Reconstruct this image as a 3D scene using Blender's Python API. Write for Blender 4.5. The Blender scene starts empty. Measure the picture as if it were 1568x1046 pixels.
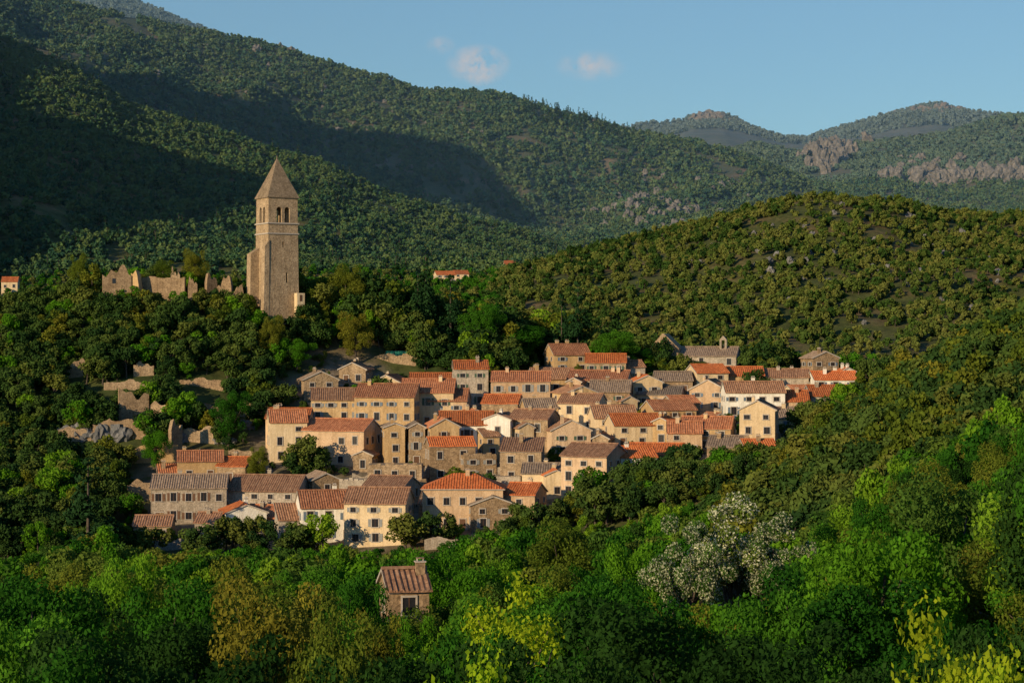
import bpy, bmesh, math, random, time
import numpy as np
from mathutils import Vector, Matrix
from mathutils import noise as mn
T0=time.time()
rng=np.random.default_rng(11); random.seed(11)
F=3000.; CU=784.; CV=523.; ZC=60.0
scene=bpy.context.scene
SUN_H=Vector((-0.66,-0.75,0)).normalized(); SUN_EL=math.radians(15)

# ------------------------------------------------------------------ terrain
tab=rng.random((256,256))
def vnoise(x,y,s=0):
    x=x+s*17.3; y=y+s*9.1
    xi=np.floor(x).astype(int); yi=np.floor(y).astype(int)
    fx=x-xi; fy=y-yi; fx=fx*fx*(3-2*fx); fy=fy*fy*(3-2*fy)
    a=tab[xi&255,yi&255]; b=tab[(xi+1)&255,yi&255]; c=tab[xi&255,(yi+1)&255]; d=tab[(xi+1)&255,(yi+1)&255]
    return (a*(1-fx)+b*fx)*(1-fy)+(c*(1-fx)+d*fx)*fy
def fbm(x,y,s=0,o=4):
    r=0;a=.5
    for i in range(o):
        r=r+a*vnoise(x*2**i,y*2**i,s+i); a*=.5
    return r-.47
def ridged(x,y,s=0,o=3):
    r=0;a=.6
    for i in range(o):
        r=r+a*(1-2*np.abs(vnoise(x*2**i,y*2**i,s+i)-.5)); a*=.45
    return r-.65
def zv(z,y): return 523-z/y*3000.
# cross-sections of the terrain: distance north of the viewpoint, roughness, elevation profile (image pixel columns and rows)
ST=[
 (4,0,[(0,zv(-2,4))]),(20,0,[(0,zv(-8,20))]),(50,.3,[(0,zv(-15,50)),(1568,zv(-13,50))]),
 (100,.5,[(0,1213),(1200,1213),(1568,1000),(2500,800)]),
 (200,.8,[(-1500,980),(0,1000),(1000,1000),(1200,960),(1400,850),(1568,770),(1800,680),(3000,500)]),
 (300,.8,[(-1500,700),(-300,830),(0,880),(200,905),(850,900),(1000,880),(1100,830),(1160,790),(1320,690),(1450,600),(1568,540),(1800,440),(3000,300)]),
 (330,.6,[(-1500,650),(-300,790),(0,850),(200,845),(500,840),(850,805),(1000,765),(1160,740),(1320,690),(1450,600),(1568,545),(1800,440),(3000,300)]),
 (350,.4,[(-1500,600),(-300,740),(0,800),(200,800),(400,790),(600,785),(850,755),(1000,725),(1160,705),(1320,680),(1450,620),(1568,570),(1800,450)]),
 (375,.4,[(-1500,550),(-300,660),(0,720),(200,715),(400,715),(600,710),(850,690),(1000,680),(1160,665),(1320,650),(1568,620),(1800,500)]),
 (400,.4,[(-300,590),(0,610),(200,620),(400,640),(600,640),(850,635),(1000,630),(1160,625),(1320,630),(1568,620)]),
 (425,.4,[(-300,520),(0,520),(200,510),(300,510),(400,535),(500,565),(600,590),(850,590),(1000,585),(1160,595),(1320,610),(1568,620)]),
 (440,.4,[(-300,480),(0,495),(100,470),(150,443),(300,446),(370,458),(460,460),(520,488),(600,515),(700,535),(850,560),(1000,575),(1160,590),(1320,605),(1568,620)]),
 (475,1,[(-300,520),(0,540),(200,490),(450,500),(600,530),(850,570),(1160,600),(1568,640)]),
 (560,2,[(-300,620),(0,620),(600,590),(850,575),(1000,580),(1568,590)]),
 (700,7,[(-1500,450),(-300,540),(0,540),(600,500),(700,490),(850,480),(1000,470),(1200,450),(1400,450),(1568,450),(2000,430)]),
 (900,4,[(-3000,-300),(-1500,-520),(-1050,-420),(-650,150),(-300,440),(0,465),(500,455),(650,448),(740,440),(800,420),(870,395),(950,375),(1030,350),(1100,330),(1150,315),(1240,293),(1300,297),(1370,310),(1420,330),(1500,335),(1568,330),(1700,320),(2500,200)]),
 (1000,6,[(-1500,-350),(-900,-200),(-600,120),(-300,340),(0,430),(500,425),(740,425),(850,420),(950,400),(1050,375),(1200,340),(1400,360),(1568,350),(2000,330)]),
 (1200,20,[(-1500,-300),(-800,-250),(-300,130),(0,300),(200,355),(400,390),(600,405),(740,410),(870,410),(1000,400),(1200,360),(1568,380)]),
 (1500,8,[(-1500,-500),(-500,-400),(-200,-190),(-100,-50),(0,58),(100,103),(200,158),(330,197),(400,222),(480,252),(560,287),(640,317),(720,345),(800,362),(870,384),(940,402),(1000,415),(1200,400),(1568,400)]),
 (1650,14,[(-1500,-450),(-400,-200),(-200,-60),(0,120),(200,250),(400,330),(600,380),(800,400),(1000,400),(1200,380),(1568,380)]),
 (2000,38,[(-400,-60),(0,90),(200,165),(400,235),(600,290),(800,340),(900,350),(1000,330),(1100,310),(1250,320),(1568,350)]),
 (2400,9,[(-400,-160),(0,-40),(60,-15),(160,5),(230,28),(400,65),(520,100),(640,138),(680,134),(800,148),(900,162),(970,182),(1060,207),(1200,262),(1250,289),(1300,304),(1420,319),(1568,334)]),
 (2550,20,[(-400,-100),(0,30),(400,110),(640,180),(900,210),(1060,250),(1200,290),(1250,295),(1300,290),(1568,290)]),
 (3000,9,[(0,40),(900,210),(1060,245),(1100,230),(1160,216),(1200,230),(1250,232),(1300,216),(1350,209),(1400,204),(1450,199),(1500,180),(1530,166),(1568,163),(1700,140),(2600,100)]),
 (3250,10,[(0,70),(900,250),(1568,230)]),
 (5000,12,[(0,20),(160,-8),(240,16),(400,90),(900,210),(1040,192),(1060,183),(1110,180),(1150,195),(1200,214),(1240,212),(1290,198),(1350,176),(1400,166),(1440,164),(1470,172),(1600,190)]),
 (5600,10,[(0,330)]),
]
SY=np.array([s[0] for s in ST],float); SA=np.array([s[1] for s in ST],float)
def H0(x,y):
    u=CU+F*x/y
    Z=np.empty((len(ST),len(u)))
    for k,s in enumerate(ST):
        a=np.array(s[2],float); Z[k]=(CV-np.interp(u,a[:,0],a[:,1]))/F*s[0]
    yc=np.clip(y,SY[0],SY[-1]-1e-3)
    i=np.searchsorted(SY,yc,side='right')-1; i=np.clip(i,0,len(SY)-2)
    t=(yc-SY[i])/(SY[i+1]-SY[i]); j=np.arange(len(u))
    return Z[i,j]*(1-t)+Z[i+1,j]*t
def H(x,y):
    x=np.atleast_1d(np.asarray(x,float)); y=np.atleast_1d(np.asarray(y,float))
    z=0
    for o in (-.012,-.005,.005,.012): z=z+H0(x,y*(1+o))/4
    A=np.interp(y,SY,SA)
    big=ridged(x/330+3.3,y/420+7.7,1)*1.9+ridged(x/140+1.3,y/200+2.7,21)*.8+fbm(x/110,y/130,5)*.5
    small=fbm(x/45,y/45,9)*2
    w=np.clip((y-700)/600,0,1)
    return z+ZC+A*(big*w*1.3+small*(1-w)+small*.15)
def P(u,y): return (u-CU)/F*y
def ray_y(u,v,y0=322,y1=446):
    ys=np.arange(y0,y1,1.0); xs=P(u,ys); zr=ZC+(CV-v)/F*ys
    d=H(xs,ys)-zr; k=np.where(d>=0)[0]
    return float(ys[k[0]]) if len(k) else float(ys[np.argmax(d)])

# ------------------------------------------------------------------ node helpers
def newmat(name):
    m=bpy.data.materials.new(name); m.use_nodes=True; nt=m.node_tree; nt.nodes.clear()
    out=nt.nodes.new('ShaderNodeOutputMaterial'); return m,nt,out
def nd(nt,t,**k):
    n=nt.nodes.new(t)
    for a,b in k.items(): setattr(n,a,b)
    return n
def ramp(nt,fac,stops):
    r=nt.nodes.new('ShaderNodeValToRGB'); e=r.color_ramp.elements
    while len(e)<len(stops): e.new(.5)
    for q,(p,c) in zip(e,stops): q.position=p; q.color=(*c,1)
    nt.links.new(fac,r.inputs[0]); return r.outputs[0]
def noise(nt,vec,scale,detail=3,rough=.55):
    n=nt.nodes.new('ShaderNodeTexNoise'); n.inputs['Scale'].default_value=scale; n.inputs['Detail'].default_value=detail
    n.inputs['Roughness'].default_value=rough; nt.links.new(vec,n.inputs['Vector']); return n.outputs['Fac']
def mix(nt,a,b,f,mode='MIX'):
    m=nt.nodes.new('ShaderNodeMix'); m.data_type='RGBA'; m.blend_type=mode
    for s,v in ((m.inputs[0],f),(m.inputs[6],a),(m.inputs[7],b)):
        if isinstance(v,bpy.types.NodeSocket): nt.links.new(v,s)
        elif isinstance(v,(int,float)): s.default_value=v
        else: s.default_value=(*v,1)
    return m.outputs[2]
def math_(nt,op,a,b=None,c=None):
    m=nt.nodes.new('ShaderNodeMath'); m.operation=op
    for i,v in enumerate((a,b,c)):
        if v is None: continue
        if isinstance(v,bpy.types.NodeSocket): nt.links.new(v,m.inputs[i])
        else: m.inputs[i].default_value=v
    return m.outputs[0]
def diffuse(nt,out,col,rough=.9,bumpfac=None,bstr=.4,bdist=.1,spec=.2):
    b=nt.nodes.new('ShaderNodeBsdfPrincipled'); b.inputs['Roughness'].default_value=rough
    b.inputs['Specular IOR Level'].default_value=spec
    if isinstance(col,bpy.types.NodeSocket): nt.links.new(col,b.inputs['Base Color'])
    else: b.inputs['Base Color'].default_value=(*col,1)
    if bumpfac is not None:
        bp=nt.nodes.new('ShaderNodeBump'); bp.inputs['Strength'].default_value=bstr; bp.inputs['Distance'].default_value=bdist
        nt.links.new(bumpfac,bp.inputs['Height']); nt.links.new(bp.outputs[0],b.inputs['Normal'])
    nt.links.new(b.outputs[0],out.inputs[0]); return b

def leafmat(name,cols,trans=.3,patch=.012,haze_tint=0.0,gain=1.35,bc=(.055,.11,.17)):
    m,nt,out=newmat(name)
    cols=[tuple(min(.8,x*gain) for x in c) for c in cols]
    oi=nd(nt,'ShaderNodeObjectInfo'); geo=nd(nt,'ShaderNodeNewGeometry')
    n=len(cols)
    pn=noise(nt,geo.outputs['Position'],patch,3)
    f=math_(nt,'ADD',math_(nt,'MULTIPLY',oi.outputs['Random'],.75),math_(nt,'MULTIPLY',math_(nt,'SUBTRACT',pn,.37),.9))
    c=ramp(nt,f,[(i/(n-1)*.9+.05,k) for i,k in enumerate(cols)])
    if trans>.22:
        ln=noise(nt,geo.outputs['Position'],1.3,2)
        c=mix(nt,c,ramp(nt,ln,[(.3,(.62,.62,.6)),(.7,(1.35,1.3,1.1))]),1.0,'MULTIPLY')
    if haze_tint: c=mix(nt,c,bc,haze_tint)  # aerial haze painted into the leaf colour as a blue tint
    d=nd(nt,'ShaderNodeBsdfDiffuse'); nt.links.new(c,d.inputs[0])
    if trans>.22:
        t=nd(nt,'ShaderNodeBsdfTranslucent'); ms=nd(nt,'ShaderNodeMixShader'); ms.inputs[0].default_value=trans
        nt.links.new(c,t.inputs[0]); nt.links.new(d.outputs[0],ms.inputs[1]); nt.links.new(t.outputs[0],ms.inputs[2])
        nt.links.new(ms.outputs[0],out.inputs[0])
    else: nt.links.new(d.outputs[0],out.inputs[0])
    return m
def barkmat():
    m,nt,out=newmat('bark'); tc=nd(nt,'ShaderNodeTexCoord')
    c=ramp(nt,noise(nt,tc.outputs['Object'],3),[(.3,(.04,.03,.022)),(.7,(.12,.095,.07))]); diffuse(nt,out,c); return m
BARK=barkmat()
L_OAK=leafmat('leaf_holm_oak',[(.013,.032,.009),(.028,.056,.012),(.052,.080,.016),(.095,.10,.018)],.2,.03,0,1.25)
L_FOR=leafmat('leaf_forest',[(.025,.065,.012),(.045,.095,.016),(.085,.125,.02),(.13,.13,.02)],.25,.012)
L_SCR=leafmat('leaf_scrub',[(.014,.035,.008),(.032,.062,.012),(.075,.095,.020),(.105,.11,.026),(.05,.085,.015)],.2,.012)
L_MTN=leafmat('leaf_mountain',[(.018,.052,.016),(.040,.085,.020),(.085,.12,.024),(.055,.09,.02)],.2,.0045,.12)  # mountain to horizon leaves: painted haze tint, stronger on each farther ridge
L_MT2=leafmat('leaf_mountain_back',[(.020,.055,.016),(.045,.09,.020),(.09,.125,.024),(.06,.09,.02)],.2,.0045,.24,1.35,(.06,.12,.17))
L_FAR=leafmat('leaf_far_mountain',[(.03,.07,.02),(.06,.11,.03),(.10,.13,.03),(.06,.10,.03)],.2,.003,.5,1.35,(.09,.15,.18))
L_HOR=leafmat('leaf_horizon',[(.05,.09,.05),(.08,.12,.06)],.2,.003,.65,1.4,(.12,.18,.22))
L_GRN=leafmat('leaf_green',[(.013,.06,.008),(.032,.11,.010),(.065,.17,.014)],.4,.05)
L_BRT=leafmat('leaf_bright',[(.045,.145,.010),(.085,.205,.013),(.16,.26,.02)],.45,.05,0,1.35)
L_DRK=leafmat('leaf_dark',[(.010,.032,.008),(.018,.05,.010),(.028,.07,.014)],.25,.05,0,1.1)
L_OLV=leafmat('leaf_olive',[(.06,.10,.014),(.105,.14,.018),(.17,.16,.022)],.4,.05,0,1.25)
L_LIM=leafmat('leaf_lime',[(.18,.29,.012),(.25,.33,.015),(.33,.36,.02)],.5,.1)
L_WHT=leafmat('blossom_white',[(.34,.37,.24),(.50,.51,.38),(.64,.63,.50)],.4,.1,0,1.2)
L_CYP=leafmat('leaf_cypress',[(.010,.03,.010),(.016,.04,.012)],.1,.05)

# ------------------------------------------------------------------ mesh helpers
def quadmesh(name,V,Q,mi,mats,smooth=False):
    me=bpy.data.meshes.new(name); n=len(V); f=len(Q)
    me.vertices.add(n); me.vertices.foreach_set('co',np.asarray(V,np.float32).ravel())
    me.loops.add(f*4); me.loops.foreach_set('vertex_index',np.asarray(Q,np.int32).ravel())
    me.polygons.add(f); me.polygons.foreach_set('loop_start',np.arange(f,dtype=np.int32)*4)
    try: me.polygons.foreach_set('loop_total',np.full(f,4,np.int32))
    except Exception: pass
    for m in mats: me.materials.append(m)
    me.polygons.foreach_set('material_index',np.asarray(mi,np.int32))
    me.update(calc_edges=True); me.validate()
    if smooth: me.polygons.foreach_set('use_smooth',np.ones(f,bool))
    return me
def tube(pts,rad,sides=6):
    V=[];Q=[]
    pts=[Vector(p) for p in pts]
    for i,p in enumerate(pts):
        d=(pts[min(i+1,len(pts)-1)]-pts[max(i-1,0)]).normalized()
        a=d.orthogonal().normalized(); b=d.cross(a)
        for k in range(sides):
            t=2*math.pi*k/sides; V.append(p+(a*math.cos(t)+b*math.sin(t))*rad[i])
    for i in range(len(pts)-1):
        for k in range(sides):
            Q.append((i*sides+k,i*sides+(k+1)%sides,(i+1)*sides+(k+1)%sides,(i+1)*sides+k))
    return [tuple(v) for v in V],Q
def leaves(C,R,n,size,squash=.8,jit=.7,asp=.6,shell=(.6,1.08)):
    C=np.asarray(C,float); R=np.asarray(R,float)
    w=R**2/np.sum(R**2); k=rng.choice(len(C),n,p=w)
    d=rng.normal(size=(n,3)); d/=np.linalg.norm(d,axis=1)[:,None]
    rr=rng.uniform(shell[0],shell[1],n)*R[k]
    p=C[k]+d*rr[:,None]*np.array([1,1,squash])
    nn=d+jit*rng.normal(size=(n,3)); nn/=np.linalg.norm(nn,axis=1)[:,None]
    a=np.cross(nn,rng.normal(size=(n,3))); a/=np.linalg.norm(a,axis=1)[:,None]; b=np.cross(nn,a)
    s=size*rng.uniform(.6,1.3,n)[:,None]
    V=np.stack([p-a*s,p-b*s*asp+a*s*.1,p+a*s,p+b*s*asp+a*s*.1],1).reshape(-1,3)
    Q=np.arange(4*n).reshape(-1,4); return V,Q
def assemble(name,parts,mats):
    Vs=[];Qs=[];M=[];o=0
    for V,Q,mi in parts:
        V=np.asarray(V,float).reshape(-1,3);Q=np.asarray(Q,int)
        Vs.append(V);Qs.append(Q+o);M+= [mi]*len(Q); o+=len(V)
    return quadmesh(name,np.concatenate(Vs),np.concatenate(Qs),M,mats)
def broadleaf(name,R,Ht,ncl,nl,size,lm,trunk=True,crown0=.3,low=False,cl=(.22,.42),bloom=None,asp=.6,shell=(.6,1.08),q1=.82):
    cz=Ht*(crown0+(1-crown0)/2); hz=Ht*(1-crown0)/2
    C=[];RR=[]
    for i in range(ncl):
        d=rng.normal(size=3); d/=np.linalg.norm(d); q=rng.uniform(.35,q1)
        r=R*rng.uniform(*cl)
        C.append((d[0]*R*q*rng.uniform(.8,1.1),d[1]*R*q,cz+d[2]*hz*q)); RR.append(r)
    parts=[]
    if trunk:
        tr=Ht*.028; top=Vector((rng.uniform(-.3,.3),rng.uniform(-.3,.3),cz+hz*.3))
        V,Q=tube([(0,0,-1),(0,0,Ht*.12),top*.5+Vector((.1,.1,0)),top],[tr*1.5,tr,tr*.7,tr*.2]); parts.append((V,Q,0))
        for i in range(min(ncl,14 if not low else 3)):
            c=Vector(C[i]); s=top*rng.uniform(.35,.8); mid=(s+c)*.5+Vector((0,0,-.2))
            V,Q=tube([s,mid,c],[tr*.45,tr*.28,tr*.08],5); parts.append((V,Q,0))
    V,Q=leaves(C,RR,nl,size,asp=asp,shell=shell); parts.append((V,Q,1))
    mats=[BARK,lm]
    if bloom is not None:
        V,Q=leaves(C,np.array(RR)*1.06,int(nl*.8),size*.9); parts.append((V,Q,2)); mats.append(bloom)
    me=assemble(name,parts,mats); o=bpy.data.objects.new(name,me); o['R']=R; o['Ht']=Ht; return o
def conifer(name,R,Ht,tiers,nl,size,lm,col=False):
    C=[];RR=[]
    for i in range(tiers):
        t=i/(tiers-1)
        if col:
            r=R*(1-t**2.2)*.9+.12*R; C.append((rng.uniform(-.15,.15)*R,rng.uniform(-.15,.15)*R,Ht*(.06+.9*t))); RR.append(max(r,.2))
        else:
            rad=R*(1-t)**.8; k=max(1,int(7*(1-t)))
            for j in range(k):
                a=rng.uniform(0,6.28); C.append((math.cos(a)*rad*.6,math.sin(a)*rad*.6,Ht*(.15+.82*t)-rad*.12)); RR.append(max(.18*R,rad*rng.uniform(.3,.5)))
    V0,Q0=tube([(0,0,-1),(0,0,Ht*.5),(0,0,Ht*.97)],[Ht*.02,Ht*.013,.04])
    V,Q=leaves(C,RR,nl,size,squash=1.2 if col else .6,asp=.45)
    me=assemble(name,[(V0,Q0,0),(V,Q,1)],[BARK,lm]); o=bpy.data.objects.new(name,me); o['R']=R;o['Ht']=Ht; return o

# ------------------------------------------------------------------ scatter with geometry nodes
def scatter(name,pts,scl,protos,idx=None,tilt=.06):
    n=len(pts)
    if n==0: return
    coll=bpy.data.collections.new(name+'_kinds')
    for p in protos: coll.objects.link(p)
    me=bpy.data.meshes.new(name); me.vertices.add(n); me.vertices.foreach_set('co',np.asarray(pts,np.float32).ravel())
    a=me.attributes.new('scl','FLOAT_VECTOR','POINT'); a.data.foreach_set('vector',np.asarray(scl,np.float32).ravel())
    rot=np.stack([rng.normal(0,tilt,n),rng.normal(0,tilt,n),rng.uniform(0,6.283,n)],1)
    a=me.attributes.new('rot','FLOAT_VECTOR','POINT'); a.data.foreach_set('vector',rot.astype(np.float32).ravel())
    if idx is None: idx=rng.integers(0,len(protos),n)
    a=me.attributes.new('idx','INT','POINT'); a.data.foreach_set('value',np.asarray(idx,np.int32))
    ob=bpy.data.objects.new(name,me); scene.collection.objects.link(ob)
    ng=bpy.data.node_groups.new(name,'GeometryNodeTree')
    ng.interface.new_socket('Geometry',in_out='INPUT',socket_type='NodeSocketGeometry')
    ng.interface.new_socket('Geometry',in_out='OUTPUT',socket_type='NodeSocketGeometry')
    gi=ng.nodes.new('NodeGroupInput'); go=ng.nodes.new('NodeGroupOutput')
    ip=ng.nodes.new('GeometryNodeInstanceOnPoints'); ci=ng.nodes.new('GeometryNodeCollectionInfo')
    ci.inputs['Collection'].default_value=coll; ci.inputs['Separate Children'].default_value=True; ci.inputs['Reset Children'].default_value=True
    def na(t,nm):
        q=ng.nodes.new('GeometryNodeInputNamedAttribute'); q.data_type=t; q.inputs['Name'].default_value=nm
        return [s for s in q.outputs if s.name=='Attribute' and s.enabled][0]
    ln=ng.links.new
    ln(gi.outputs[0],ip.inputs['Points']); ln(ci.outputs[0],ip.inputs['Instance']); ip.inputs['Pick Instance'].default_value=True
    ln(na('INT','idx'),ip.inputs['Instance Index']); ln(na('FLOAT_VECTOR','rot'),ip.inputs['Rotation']); ln(na('FLOAT_VECTOR','scl'),ip.inputs['Scale'])
    ln(ip.outputs[0],go.inputs[0])
    mo=ob.modifiers.new('instances','NODES'); mo.node_group=ng
    return ob

# ------------------------------------------------------------------ wall / roof materials
def wallmat(name,c1,c2,stone=0.0,var=.14):
    m,nt,out=newmat(name); tc=nd(nt,'ShaderNodeTexCoord'); oi=nd(nt,'ShaderNodeObjectInfo')
    v=tc.outputs['Object']
    n1=noise(nt,v,.35,4,.65); c=ramp(nt,n1,[(.3,c1),(.68,c2)])
    n2=noise(nt,v,5.,3,.7); c=mix(nt,c,ramp(nt,n2,[(.25,(1-stone*.75-.08,)*3),(.7,(1.12+stone*.2,)*3)]),1.0,'MULTIPLY')
    vo=nd(nt,'ShaderNodeTexVoronoi'); vo.inputs['Scale'].default_value=3.0; nt.links.new(v,vo.inputs['Vector'])
    g=nd(nt,'ShaderNodeSeparateColor'); nt.links.new(vo.outputs['Color'],g.inputs[0])
    c=mix(nt,c,ramp(nt,g.outputs[0],[(0,(.55,.5,.45)),(1,(1.25,1.2,1.1))]),.08+stone*.75,'MULTIPLY')
    mp=nd(nt,'ShaderNodeMapping'); mp.inputs['Scale'].default_value=(1.6,1.6,.15); nt.links.new(v,mp.inputs[0])
    c=mix(nt,c,ramp(nt,noise(nt,mp.outputs[0],1.2,3),[(.35,(.70,.67,.62)),(.56,(1,1,1))]),.6,'MULTIPLY')
    rv=ramp(nt,oi.outputs['Random'],[(0,(1-var,1-var*1.25,1-var*1.6)),(1,(1+var*.6,1+var*.6,1+var*.5))])
    c=mix(nt,c,rv,1.0,'MULTIPLY')
    diffuse(nt,out,c,.92,math_(nt,'ADD',n2,vo.outputs['Distance']),.35+stone*.4,.08); return m
def roofmat(name,c1,c2,c3):
    m,nt,out=newmat(name); tc=nd(nt,'ShaderNodeTexCoord'); oi=nd(nt,'ShaderNodeObjectInfo'); v=tc.outputs['Object']
    mp=nd(nt,'ShaderNodeMapping'); mp.inputs['Scale'].default_value=(2.2,.8,.8); nt.links.new(v,mp.inputs[0])
    c=ramp(nt,noise(nt,mp.outputs[0],1.1,4,.75),[(.3,c1),(.5,c2),(.72,c3)])
    vo=nd(nt,'ShaderNodeTexVoronoi'); vo.inputs['Scale'].default_value=3.2; nt.links.new(v,vo.inputs['Vector'])
    g=nd(nt,'ShaderNodeSeparateColor'); nt.links.new(vo.outputs['Color'],g.inputs[0])
    c=mix(nt,c,ramp(nt,g.outputs[1],[(0,(.6,.55,.5)),(1,(1.3,1.25,1.15))]),.7,'MULTIPLY')
    c=mix(nt,c,ramp(nt,oi.outputs['Random'],[(0,(.70,.74,.76)),(1,(1.2,1.14,1.05))]),1.0,'MULTIPLY')
    diffuse(nt,out,c,.85,g.outputs[0],.3,.05); return m
def plain(name,c,r=.7,spec=.3):
    m,nt,out=newmat(name); tc=nd(nt,'ShaderNodeTexCoord')
    k=ramp(nt,noise(nt,tc.outputs['Object'],4),[(.3,tuple(x*.8 for x in c)),(.7,tuple(min(1,x*1.15) for x in c))]); diffuse(nt,out,k,r,spec=spec); return m
WM={'w':wallmat('render_white',(.68,.63,.53),(.80,.76,.66),.0,.08),'c':wallmat('render_cream',(.58,.44,.26),(.70,.55,.35),.08,.16),
 'o':wallmat('render_ochre',(.44,.29,.14),(.57,.40,.21),.2,.18),'p':wallmat('render_pink',(.50,.35,.22),(.62,.45,.29),.18,.18),
 's':wallmat('stone_brown',(.29,.21,.13),(.46,.34,.22),.7,.18),'g':wallmat('stone_grey',(.34,.30,.24),(.49,.42,.34),.5,.18)}
RM={'r':roofmat('tiles_red',(.33,.09,.03),(.51,.15,.05),(.57,.23,.09)),'t':roofmat('tiles_terracotta',(.25,.105,.055),(.40,.165,.085),(.47,.25,.14)),
 'b':roofmat('tiles_brown',(.18,.10,.065),(.30,.165,.10),(.38,.25,.165)),'k':roofmat('tiles_old_grey',(.16,.12,.09),(.25,.19,.145),(.34,.27,.21))}
GLASS=plain('window_glass',(.022,.022,.025),.2,.5); TRIM=plain('stone_trim',(.42,.36,.29)); WOOD=plain('wood_brown',(.12,.06,.03))
SHUT=[plain('shutter_brown',(.14,.07,.035)),plain('shutter_grey',(.25,.25,.23)),plain('shutter_blue',(.12,.16,.2)),plain('shutter_green',(.06,.10,.06))]
IRON=plain('iron',(.05,.05,.05)); FABRIC=plain('green_net',(.02,.20,.13))

class MB:
    def __init__(s): s.v=[];s.f=[];s.m=[]
    def box(s,x0,x1,y0,y1,z0,z1,M=None,mi=0):
        o=len(s.v); P_=[(x0,y0,z0),(x1,y0,z0),(x1,y1,z0),(x0,y1,z0),(x0,y0,z1),(x1,y0,z1),(x1,y1,z1),(x0,y1,z1)]
        if M is not None: P_=[tuple(M@Vector(p)) for p in P_]
        s.v+=P_
        for q in ((0,3,2,1),(4,5,6,7),(0,1,5,4),(1,2,6,5),(2,3,7,6),(3,0,4,7)): s.f.append(tuple(o+i for i in q)); s.m.append(mi)
    def poly(s,pts,mi=0):
        o=len(s.v); s.v+=[tuple(p) for p in pts]; s.f.append(tuple(range(o,o+len(pts)))); s.m.append(mi)
    def prism(s,poly,ext,mi=0):
        n=len(poly); o=len(s.v); s.v+=[tuple(p) for p in poly]+[tuple(Vector(p)+ext) for p in poly]
        s.f.append(tuple(range(o+n-1,o-1,-1))); s.f.append(tuple(range(o+n,o+2*n))); s.m+=[mi,mi]
        for i in range(n): s.f.append((o+i,o+(i+1)%n,o+n+(i+1)%n,o+n+i)); s.m.append(mi)
    def obj(s,name,mats,parent=None):
        if not s.f: return None
        me=bpy.data.meshes.new(name); me.from_pydata(s.v,[],s.f)
        for m in mats: me.materials.append(m)
        me.polygons.foreach_set('material_index',s.m); me.update()
        o=bpy.data.objects.new(name,me); scene.collection.objects.link(o)
        if parent is not None: o.parent=parent
        return o
FOOT=[]; WALLS=[]
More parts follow.
